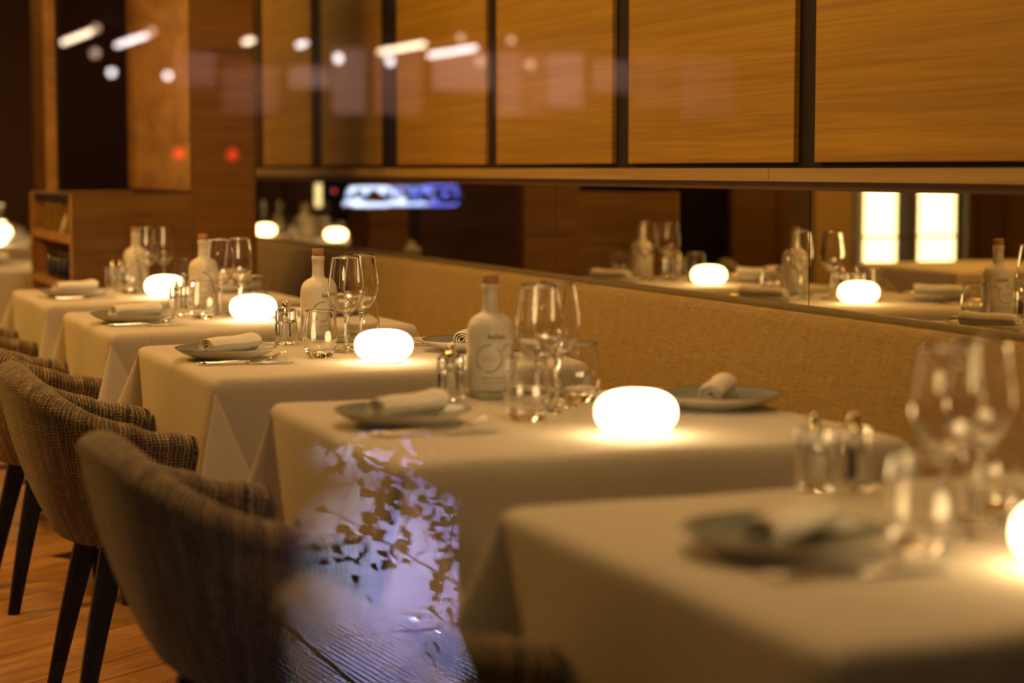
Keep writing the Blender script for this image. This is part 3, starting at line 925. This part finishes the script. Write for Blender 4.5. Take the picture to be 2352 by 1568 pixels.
        for A, B in zip(rings, rings[1:]):
            for k_ in range(8): bm.faces.new((A[k_], A[(k_+1) % 8], B[(k_+1) % 8], B[k_]))
        bm.faces.new(rings[0]); bm.faces.new(rings[-1][::-1])
        from_bm('leg', bm, M_LEG, t)
    return t

P_TABLE, P_LAMP, P_WINE, P_TUMB = make_table(), make_lamp(), make_wine(), make_tumbler()
P_SALT, P_PEP, P_PLATE, P_NAP = make_mill('salt'), make_mill('pepper'), make_plate(), make_napkin()
P_KNIFE, P_FORK, P_BOTTLE, P_CHAIR = make_knife(), make_fork(), make_bottle(), make_chair()
P_TRAY = tag(box('condiment_tray', -0.085, 0.085, -0.052, 0.052, 0.0, 0.012, M_TRAY, None, bev=0.003), '', 'tray')

CX = 0.90 + LX/2
ZC = ZT + 0.001
ORD = {5: 'the nearest table', 4: 'the second-nearest table', 3: 'the middle table', 2: 'the fourth table back',
       1: 'the table beside the wooden cabinet', 0: 'the mirrored table behind the wooden column',
       -1: 'the mirrored table left of the dark pillar', -2: 'the farthest table at left edge'}
def lab(text, k): return text + ' on ' + ORD[k]
START = {5: 1.57, 4: 2.80, 3: 4.11, 2: 5.35, 1: 6.565, 0: 8.86, -1: 11.55, -2: 12.66}
def on(proto, x, y, rz, label, group=None, z=ZC):
    return place(proto, False, (x, y, z), rz, label, group)
DET = {
 5: dict(lamp=(1.335, 1.80), wA=(1.315, 2.02), wB=(1.40, 2.08), tA=(1.235, 1.95), tB=(1.475, 2.16), mills=((1.335, 2.370), (1.385, 2.352)), bottle=None),
 4: dict(lamp=(1.345, 2.97), wA=(1.315, 3.32), wB=(1.375, 3.385), tA=(1.253, 3.22), tB=(1.445, 3.445), mills=((1.222, 3.535), (1.245, 3.588)), bottle=(1.318, 3.578, -4)),
 3: dict(lamp=(1.333, 4.307), wA=(1.325, 4.58), wB=(1.386, 4.66), tA=(1.228, 4.46), tB=(1.445, 4.84), mills=((1.243, 4.835), (1.262, 4.888)), bottle=(1.342, 4.885, 19)),
 2: dict(lamp=(1.355, 5.63), wA=(1.315, 5.87), wB=(1.390, 5.95), tA=(1.235, 5.75), tB=(1.452, 6.02), mills=((1.195, 5.92), (1.225, 5.962)), bottle=(1.318, 6.115, 8)),
 1: dict(lamp=(1.325, 6.76), wA=(1.33, 7.10), wB=(1.40, 7.16), tA=(1.255, 7.02), tB=(1.485, 7.22), mills=((1.23, 7.22), (1.262, 7.25)), bottle=(1.335, 7.34, 10)),
 0: dict(lamp=(1.40, 9.03), wA=(1.34, 9.30), wB=(1.41, 9.36), tA=(1.25, 9.2), tB=(1.48, 9.42), mills=((1.27, 9.55), (1.30, 9.58)), bottle=(1.40, 9.60, 10)),
 -1: dict(lamp=(1.34, 11.75), wA=(1.34, 12.0), wB=(1.41, 12.06), tA=(1.25, 11.95), tB=(1.48, 12.12), mills=((1.27, 12.26), (1.30, 12.3)), bottle=(1.39, 12.31, 10)),
 -2: dict(lamp=(1.50, 12.85), wA=(1.34, 13.12), wB=(1.43, 13.18), tA=(1.25, 13.05), tB=(1.56, 13.25), mills=((1.27, 13.34), (1.30, 13.38)), bottle=None),
}
GR = lambda s: s
for k in (5, 4, 3, 2, 1, 0, -1, -2):
    s = START[k]; cyk = s + LY/2; d = DET[k]
    place(P_TABLE, False, (CX, cyk, 0), 0, 'square wooden table under the white cloth, ' + ORD[k], 'restaurant tables in the banquette row')
    c = bpy.data.objects.new('tablecloth', CLOTHS[k % 2]); COL.objects.link(c)
    c.location = (CX, cyk, ZT)
    c.rotation_euler = (0, 0, {5: 0.01, 4: -0.012, 3: 0.008, 2: 0.0, 1: 0.006}.get(k, 0))
    tag(c, 'white linen tablecloth draped over ' + ORD[k], 'tablecloth', 'white tablecloths in the row')
    on(P_LAMP, *d['lamp'], 0, lab('glowing flattened globe lamp', k), 'glowing table lamps')
    on(P_WINE, *d['wA'], 0.3, lab('stemmed wine glass, left of the pair,', k), 'wine glasses')
    on(P_WINE, *d['wB'], 1.1, lab('stemmed wine glass, right of the pair,', k), 'wine glasses')
    on(P_TUMB, *d['tA'], 0.2, lab('round water tumbler, chair side,', k), 'water tumblers')
    on(P_TUMB, *d['tB'], 0.9, lab('round water tumbler, banquette side,', k), 'water tumblers')
    a, b = d['mills']
    on(P_SALT, *a, 0.1, lab('fluted glass salt mill with chrome cap', k), 'glass salt mills')
    on(P_PEP, *b, 0.3, lab('fluted glass pepper mill with dark filling', k), 'glass pepper mills')
    if d['bottle']:
        bx, by, br = d['bottle']
        zz = ZC
        if k in (4, 3, 2):
            on(P_TRAY, bx+0.045, by-0.004, 0, lab('low pale green tray under oil bottle', k), 'pale green trays')
            zz = ZC + 0.0122
        on(P_BOTTLE, bx, by, radians(br), lab('white ceramic oil bottle with cork stopper', k), 'white oil bottles', z=zz)
    if k >= 0 or k == -2:
        pa = {5: (1.085, 1.995), 4: (1.034, 3.235), 3: (1.022, 4.51), 2: (1.02, 5.68), 1: (1.04, 6.90)}.get(k, (1.03, s+0.41))
        pb = {5: (1.63, 2.03), 4: (1.642, 3.27), 3: (1.615, 4.52)}.get(k, (1.62, s+0.42))
        on(P_PLATE, *pa, 0, lab('shallow blue-grey plate, chair side,', k), 'blue-grey plates')
        on(P_NAP, pa[0]+0.008, pa[1]-0.002, {5: 0.62, 4: 0.50, 3: 0.58}.get(k, 0.5), lab('rolled white napkin on chair-side plate', k), 'rolled napkins', z=ZC+0.0128)
        on(P_PLATE, *pb, 0.5, lab('shallow blue-grey plate, banquette side,', k), 'blue-grey plates')
        on(P_NAP, pb[0]+0.0, pb[1]+0.0, 0.95, lab('rolled napkin end-on, banquette-side plate', k), 'rolled napkins', z=ZC+0.0128)
        # cutlery: chair side in front of the plate, banquette side behind it
        fx, fy = pa[0]-0.095, pa[1]-0.118
        on(P_KNIFE, fx+0.006, fy-0.028, -0.06, lab('steel table knife, chair side,', k), 'table knives')
        on(P_FORK, fx, fy-0.006, -0.09, lab('steel table fork, chair side,', k), 'table forks')
        gx, gy = pb[0]+0.085, pb[1]+0.150
        if k != -2:
            on(P_KNIFE, gx, gy+0.012, pi-0.06, lab('steel table knife, banquette side,', k), 'table knives')
            on(P_FORK, gx, gy-0.012, pi-0.06, lab('steel table fork, banquette side,', k), 'table forks')

CH = {5: (0.742, 1.92, 'tweed tub armchair, blurred, at bottom centre before the nearest table'),
      4: (0.735, 3.20, 'tweed tub armchair in the foreground with rounded back, at second table'),
      3: (0.745, 4.45, 'tweed tub armchair in focus with two black legs showing, at middle table'),
      2: (0.75, 5.68, 'tweed tub armchair cut by the left edge, at fourth table'),
      1: (0.75, 6.92, 'tweed tub armchair, mostly hidden, at fifth table beside the cabinet'),
      0: (0.75, 9.30, 'tweed tub armchair behind the wooden cabinet, at table beyond column')}
for k, (x, y, l) in CH.items():
    place(P_CHAIR, False, (x, y, 0), {5: -0.02, 4: 0.03, 3: 0.0, 2: 0.04}.get(k, 0), l, 'tweed armchairs along the row')

# ================================================================= STREET WINDOW AND WHAT IT REFLECTS
wf = struct(box('wall_front', -4.6, 2.6, 0.60, 0.66, 2.80, 3.0, M_DARK)); wf.name = 'wall_front'
box('corner_post', 2.30, 2.6, 0.60, 0.72, 0.0, 2.80, M_DARK, wf)
box('corner_post', -4.6, -4.3, 0.60, 0.72, 0.0, 2.80, M_DARK, wf)
box('sill', -4.3, 2.3, 0.60, 0.72, 0.0, 0.10, M_DARK, wf)
w1 = struct(box('window_1', -1.9, 2.29, 0.655, 0.665, 0.101, 2.799, M_PANE)); w1.name = 'window_1'

def paving_mat():
    m, nt, b = newmat('wet_ribbed_paving')
    tc = N(nt, 'ShaderNodeTexCoord')
    b.inputs['Base Color'].default_value = (0.03, 0.03, 0.035, 1)
    b.inputs['Roughness'].default_value = 0.09
    b.inputs['IOR'].default_value = 1.75
    wv = N(nt, 'ShaderNodeTexWave'); wv.inputs['Scale'].default_value = 17; wv.inputs['Distortion'].default_value = 0.8; wv.inputs['Detail'].default_value = 3; wv.inputs['Detail Scale'].default_value = 3
    mp = N(nt, 'ShaderNodeMapping'); mp.inputs['Rotation'].default_value = (0, 0, radians(5))
    nt.links.new(tc.outputs['Object'], mp.inputs['Vector']); nt.links.new(mp.outputs[0], wv.inputs['Vector'])
    n = N(nt, 'ShaderNodeTexNoise'); n.inputs['Scale'].default_value = 110; n.inputs['Detail'].default_value = 3
    nt.links.new(tc.outputs['Object'], n.inputs['Vector'])
    ad = N(nt, 'ShaderNodeMath', operation='ADD'); nt.links.new(wv.outputs['Fac'], ad.inputs[0])
    hn = N(nt, 'ShaderNodeMath', operation='MULTIPLY'); hn.inputs[1].default_value = 0.9; nt.links.new(n.outputs['Fac'], hn.inputs[0]); nt.links.new(hn.outputs[0], ad.inputs[1])
    bump(nt, b, ad.outputs[0], 1.0, 0.0032)
    return m
M_PAVE = paving_mat()
M_FACE = [plain('shopfront_mauve', (0.42, 0.30, 0.27), 0.9), plain('shopfront_brown', (0.30, 0.19, 0.13), 0.9), plain('shopfront_grey', (0.48, 0.38, 0.36), 0.9)]
M_LEDG = emis('golden_tube', (1.0, 0.72, 0.28), 9.0)
M_LEAF = plain('dark_shrub_leaf', (0.015, 0.03, 0.012), 0.35, noise=0.4)
M_POT = plain('dark_planter', (0.02, 0.018, 0.016), 0.6)
gr = struct(box('street_ground', -8, 20, -60, 0.58, -0.10, -0.016, M_RECESS)); gr.name = 'ground'
sl = None
for i in range(6):
    for j in range(17):
        if sl is None:
            sl = box('paving_slab', -0.297, 0.297, -0.297, 0.297, -0.03, 0.0, M_PAVE, gr, bev=0.003, seg=1); p = sl
        else:
            p = sl.copy(); COL.objects.link(p)
        p.parent = gr
        p.location = (0.4+0.6*i, -0.9-0.6*j, -0.001); p.rotation_euler = (0, 0, radians(0))
# blue and white lit street decoration: looped light tubes with bulbs on a thin frame
sign = thing('light_decoration', 'blue and white glowing light decoration mirrored on glass, above the banquette', 'decoration', (4.28, -12.14, 0.0))
def ledtube(pts, r, mat, nm='light_tube'):
    bm = bmesh.new(); tube(bm, pts, r, seg=8)
    return from_bm(nm, bm, mat, sign, True)
def rrect(cx, cz, w_, h_, n=10):
    out = []
    r_ = h_/2
    for a0, xx in ((90, -w_/2+r_), (270, w_/2-r_)):
        for i in range(n+1):
            a = radians(a0 + 180*i/n); out.append((cx+xx+r_*cos(a), 0, cz+r_*sin(a)))
    out.append(out[0])
    return out
M_ICE2 = emis('pale_blue_led', (0.30, 0.40, 1.0), 6.0)
ledtube(rrect(-0.20, 1.00, 0.34, 0.12), 0.010, M_ICE)
ledtube(rrect(0.08, 1.00, 0.34, 0.12), 0.009, M_ICE2)
ledtube(rrect(0.30, 1.005, 0.32, 0.13), 0.007, M_BLUE)
ledtube([(-0.42, 0, 0.955), (-0.1, 0, 0.945), (0.2, 0, 0.948)], 0.010, M_ICE)
bulb = None
for x, z, m_, r_ in ((-0.34, 1.045, M_ICE, 0.022), (-0.24, 1.03, M_ICE, 0.018), (-0.12, 1.035, M_ICE, 0.02), (0.0, 1.03, M_ICE2, 0.018), (0.1, 1.02, M_BLUE, 0.02), (0.2, 1.03, M_BLUE, 0.018), (0.34, 1.01, M_BLUE, 0.022),
                     (-0.30, 0.975, M_ICE, 0.034), (0.02, 0.98, M_ICE, 0.032), (0.42, 1.02, M_BLUE, 0.015), (0.27, 0.965, M_BLUE, 0.014)):
    bm = bmesh.new(); bmesh.ops.create_uvsphere(bm, u_segments=12, v_segments=8, radius=r_)
    o = from_bm('bulb', bm, m_, sign, True); o.location = (x, 0.0, z)
for x, z in ((-0.46, 1.04), (-0.05, 0.955), (0.24, 0.95), (-0.40, 0.93)):
    bm = bmesh.new(); bmesh.ops.create_uvsphere(bm, u_segments=10, v_segments=6, radius=0.013)
    o = from_bm('red_bulb', bm, M_RED, sign, True); o.location = (x, -0.02, z)
for x in (-0.42, 0.44):
    box('post', x-0.012, x+0.012, 0.015, 0.03, 0.0, 1.07, M_DARK, sign)
box('cross_bar', -0.44, 0.46, 0.015, 0.03, 0.985, 1.0, M_DARK, sign)
gt = thing('street_bollard_light', 'small upright golden lamp mirrored left of the blue light decoration', 'light', (3.72, -12.2, 0))
lathe('post', [(0, 0), (0.03, 0), (0.03, 0.93), (0, 0.93)], M_DARK, gt, seg=16)
lathe('lamp_tube', [(0, 0.931), (0.022, 0.931), (0.022, 1.09), (0, 1.09)], M_LEDG, gt, seg=16)
# dim shopfronts across the street
fc = struct(box('facade', 6.0, 24.0, -46.0, -45.7, 0.0, 6.5, M_DARK)); fc.name = 'wall_facade'
rf_ = random.Random(11)
xx = 9.5
for i in range(12):
    w__ = rf_.uniform(0.5, 1.5)
    z0 = rf_.choice((2.5, 2.7, 3.1)); z1 = rf_.choice((3.6, 3.9, 4.05))
    box('shopfront_panel', xx, xx+w__, -45.69, -45.6, z0, z1, M_FACE[i % 3], fc)
    xx += w__ + rf_.uniform(0.05, 0.3)
# ceiling tubes and pendants of the arcade across the street
FROM = [((4.90, -30.3), 2.7, 'warm'), ((5.82, -30.8), 2.5, 'cool'), ((10.40, -31.2), 2.4, 'warm'), ((11.53, -31.9), 2.4, 'cool'), ((7.57, -30.25), 0.5, 'warm'), ((8.58, -30.8), 0.45, 'cool')]  # cool tubes are added twins standing in for the second reflection
names = ['leftmost', 'second from left', 'fifth from left', 'rightmost', 'third from left', 'fourth from left']
for i, ((x, y), L, kd) in enumerate(FROM):
    t = thing('ceiling_tube_light', kd.replace('cool', 'whitish').replace('warm', 'warm') + ' light bar mirrored on the glass at top, ' + names[i] + ' of six', 'light', (x, y, 3.2), 0, 'light bars mirrored on the glass')
    bm = bmesh.new(); tube(bm, [(0, -L/2, 0), (0, L/2, 0)], 0.035, seg=8); from_bm('tube', bm, M_LEDW if kd == 'warm' else M_LEDC, t, True)
    box('housing', -0.05, 0.05, -L/2-0.03, L/2+0.03, 0.037, 0.09, M_DARK, t)
for i, (x, y) in enumerate(((4.85, -28.18), (5.741, -28.638), (5.866, -34.522), (7.346, -41.526), (8.721, -42.494), (10.293, -34.64), (11.449, -35.167), (10.443, -28.346), (11.36, -28.565), (13.075, -34.715), (14.303, -35.271))):
    t = thing('pendant_bulb', 'small round lamp dot mirrored on the glass, number %d counting from left along the top' % (i+1), 'light', (x, y, 3.2), 0, 'round lamps mirrored on the glass')
    t['label'] = 'small round lamp dot mirrored on the glass, %s' % {2: 'leftmost and lower', 0: 'leftmost and upper', 3: 'third from left', 1: 'fourth from left', 4: 'fifth from left', 5: 'sixth from left', 6: 'fifth from right', 7: 'fourth from right, highest', 9: 'third from right', 8: 'second from right', 10: 'rightmost'}[i]
    bm = bmesh.new(); bmesh.ops.create_uvsphere(bm, u_segments=12, v_segments=8, radius=0.055 if i < 2 or i in (7, 8) else 0.075); from_bm('bulb', bm, M_DIMW if i < 3 or i > 6 else M_LEDC, t, True)
    bm = bmesh.new(); tube(bm, [(0, 0, 0.05), (0, 0, 0.9)], 0.006, seg=6); from_bm('cord', bm, M_DARK, t)
arc_ = struct(box('arcade_ceiling', 2.0, 20.0, -46.0, -26.0, 4.1, 4.2, M_DARK)); arc_.name = 'ceiling_arcade'
for i, (x, y) in enumerate(((4.195, -19.251), (5.135, -20.918))):  # car tail lights, set on made-up posts
    t = thing('tail_light_post', ('left' if i == 0 else 'right') + ' red lamp dot mirrored on the glass over the column', 'light', (x, y, 0), 0, 'red lamps mirrored on the glass')
    bm = bmesh.new(); tube(bm, [(0, 0, 0), (0, 0, 1.28)], 0.03, seg=10); from_bm('post', bm, M_DARK, t)
    bm = bmesh.new(); bmesh.ops.create_uvsphere(bm, u_segments=14, v_segments=10, radius=0.06); o = from_bm('lens', bm, M_RED, t, True); o.location = (0, 0, 1.35)
# planted shrub on the pavement
sh = thing('street_shrub', 'dark leafy shrub mirrored on the glass against blue-lit wet paving', 'plant', (1.92, -3.4, 0))
box('planter', -0.20, 0.20, -0.20, 0.20, 0.0, 0.56, M_POT, sh, bev=0.006)
rng = random.Random(5)
bmS = bmesh.new(); bmL = bmesh.new()
for b_i in range(96):
    a = rng.uniform(0.62, 1.38)*pi if b_i < 86 else rng.random()*2*pi
    sp = rng.uniform(0.20, 0.66) if b_i < 86 else 0.25
    h1 = rng.uniform(0.05, 0.22); h2 = rng.uniform(-0.54, 0.10) if b_i < 86 else 0.25
    P4 = [Vector((-0.02, 0.10*sin(a), 0.55)), Vector((0.5*sp*cos(a), 0.5*sp*sin(a), 0.57+h1)), Vector((0.8*sp*cos(a), 0.8*sp*sin(a), 0.57+h1*0.6+h2*0.35)), Vector((sp*cos(a), sp*sin(a), 0.57+h2))]
    tube(bmS, P4, [0.004, 0.003, 0.0022, 0.0012], seg=5)
    for q in range(36):
        f = rng.uniform(0.6, 3.0); k0 = min(int(f), 2); c0 = P4[k0].lerp(P4[k0+1], f-k0)
        c0 = c0 + Vector((rng.uniform(-.025, .025), rng.uniform(-.03, .03), rng.uniform(-.03, .03)))
        if c0.z < 0.03: continue
        d = Vector((rng.uniform(-1, 1), rng.uniform(-1, 1), rng.uniform(-1, .5))).normalized()
        n_ = d.cross(Vector((rng.uniform(-1, 1), rng.uniform(-1, 1), 1))).normalized()
        L = rng.uniform(0.024, 0.055); w_ = L*0.36
        up_ = n_.cross(d)*0.005
        v = [bmL.verts.new(p_) for p_ in (c0, c0+d*L*0.4+n_*w_+up_, c0+d*L, c0+d*L*0.4-n_*w_+up_)]
        m0 = bmL.verts.new(c0+d*L*0.45)
        for a0, a1 in ((0, 1), (1, 2), (2, 3), (3, 0)): bmL.faces.new((v[a0], v[a1], m0))
from_bm('branches', bmS, M_LEG, sh, True)
lf = from_bm('foliage', bmL, M_LEAF, sh); lf['kind'] = 'stuff'

# ================================================================= CABINET
cb = thing('shelf_cabinet', 'oak side cabinet with open shelves of books and glasses, left background', 'cabinet', (1.125, 7.45, 0))
W_, D_, H_ = 0.44, 1.09, 1.098
box('front_panel', 0.0, W_, 0.0, 0.025, 0.0, H_, M_CABWOOD, cb, bev=0.001, seg=1)
box('rear_panel', 0.0, W_, D_-0.025, D_, 0.0, H_, M_CABEDGE, cb, bev=0.001, seg=1)
box('back_panel', W_-0.02, W_, 0.0255, D_-0.0255, 0.0, H_-0.001, M_DARK, cb)
box('top_panel', 0.01, W_-0.021, 0.0255, D_-0.0255, H_-0.03, H_-0.005, M_DARK, cb)
box('front_edge', -0.004, -0.0005, 0.0, 0.028, 0.0, H_, M_CABEDGE, cb)
box('rear_edge', -0.004, -0.0005, D_-0.03, D_, 0.0, H_, M_CABEDGE, cb)
box('shelf', 0.0, W_-0.021, 0.0255, D_-0.0255, 0.915, 0.945, M_CABEDGE, cb)
box('shelf', 0.0, W_-0.021, 0.0255, D_-0.0255, 0.735, 0.765, M_CABEDGE, cb)
box('shelf', 0.0, W_-0.021, 0.0255, D_-0.0255, 0.10, 0.13, M_CABEDGE, cb)
bk = None
for i in range(9):
    if bk is None:
        bk = box('menu_book', -0.008, 0.008, -0.06, 0.06, 0.0, 0.116, M_BOOK, None, bev=0.002)
        bk = tag(bk, '', 'book'); b_ = bk
    else:
        b_ = bk.copy(); COL.objects.link(b_)
        if i % 2: b_.data = bk.data.copy(); b_.data.materials[0] = M_BOOK2
    b_.location = (1.202, 7.555 + i*0.07 if i < 3 else 7.86 + (i-3)*0.085, 0.9465); b_.rotation_euler = (0, 0, radians(88 + 2*(i % 3)))
    b_['label'] = 'upright %s menu book on the cabinet shelf, %s' % ('ochre' if i % 2 else 'olive', ['rightmost', 'second from the right', 'third from the right', 'fourth from the right', 'fifth from the right', 'sixth from the right', 'third from the left', 'second from the left', 'leftmost'][i])
    b_['group'] = 'menu books on the cabinet shelf'
bm = bmesh.new()
bmesh.ops.create_cone(bm, cap_ends=True, segments=10, radius1=0.022, radius2=0.004, depth=0.085, matrix=Matrix.Translation((0, 0, 0.0425)))
for v in bm.verts: v.co.x += 0.012*v.co.z/0.085*1.0
pyr = from_bm('folded_napkin', bm, M_NAPKIN, None, True); pyr.location = (1.150, 7.80, 0.9455)
tag(pyr, 'white folded napkin standing on the cabinet shelf before the menu books', 'napkin')
sg = None
for i in range(10):
    loc = (1.160 + 0.070*(i % 2), 7.58 + 0.072*i, 0.7655)
    if sg is None:
        sg = thing('shelf_glass', '', 'glass')
        lathe('glass_body', [(0, 0), (0.024, 0), (0.027, 0.002), (0.031, 0.10), (0.0295, 0.10), (0.0258, 0.008), (0, 0.007)], M_GLASSA, sg, seg=20)
        g_ = sg
    else: g_ = copy_tree(sg)
    g_.location = loc
    g_['label'] = 'drinking glass in the dark cabinet shelf, %s row, %s' % (('front', 'rear')[i % 2], ['rightmost', 'second from right', 'middle', 'fourth from right', 'leftmost'][i//2]); g_['group'] = 'glasses stored in the cabinet'

# table across the room, with its chair (in the mirror)
pt = copy_tree(P_TABLE); pt.location = (-0.55, 7.75, 0); pt['label'] = 'square table across the aisle, seen at right edge of mirror'; pt['group'] = 'tables across the aisle'
c = bpy.data.objects.new('tablecloth', CLOTHS[0]); COL.objects.link(c); c.location = (-0.55, 7.75, ZT)
tag(c, 'white tablecloth across the aisle, seen at right edge of the mirror', 'tablecloth')
ch = copy_tree(P_CHAIR); ch.location = (0.22, 8.35, 0); ch.rotation_euler = (0, 0, radians(200)); ch['label'] = 'tweed armchair across the aisle, reflected before the bright panels'; ch['group'] = 'armchairs across the aisle'

for o in SC.objects:
    if '_used' in o: del o['_used']
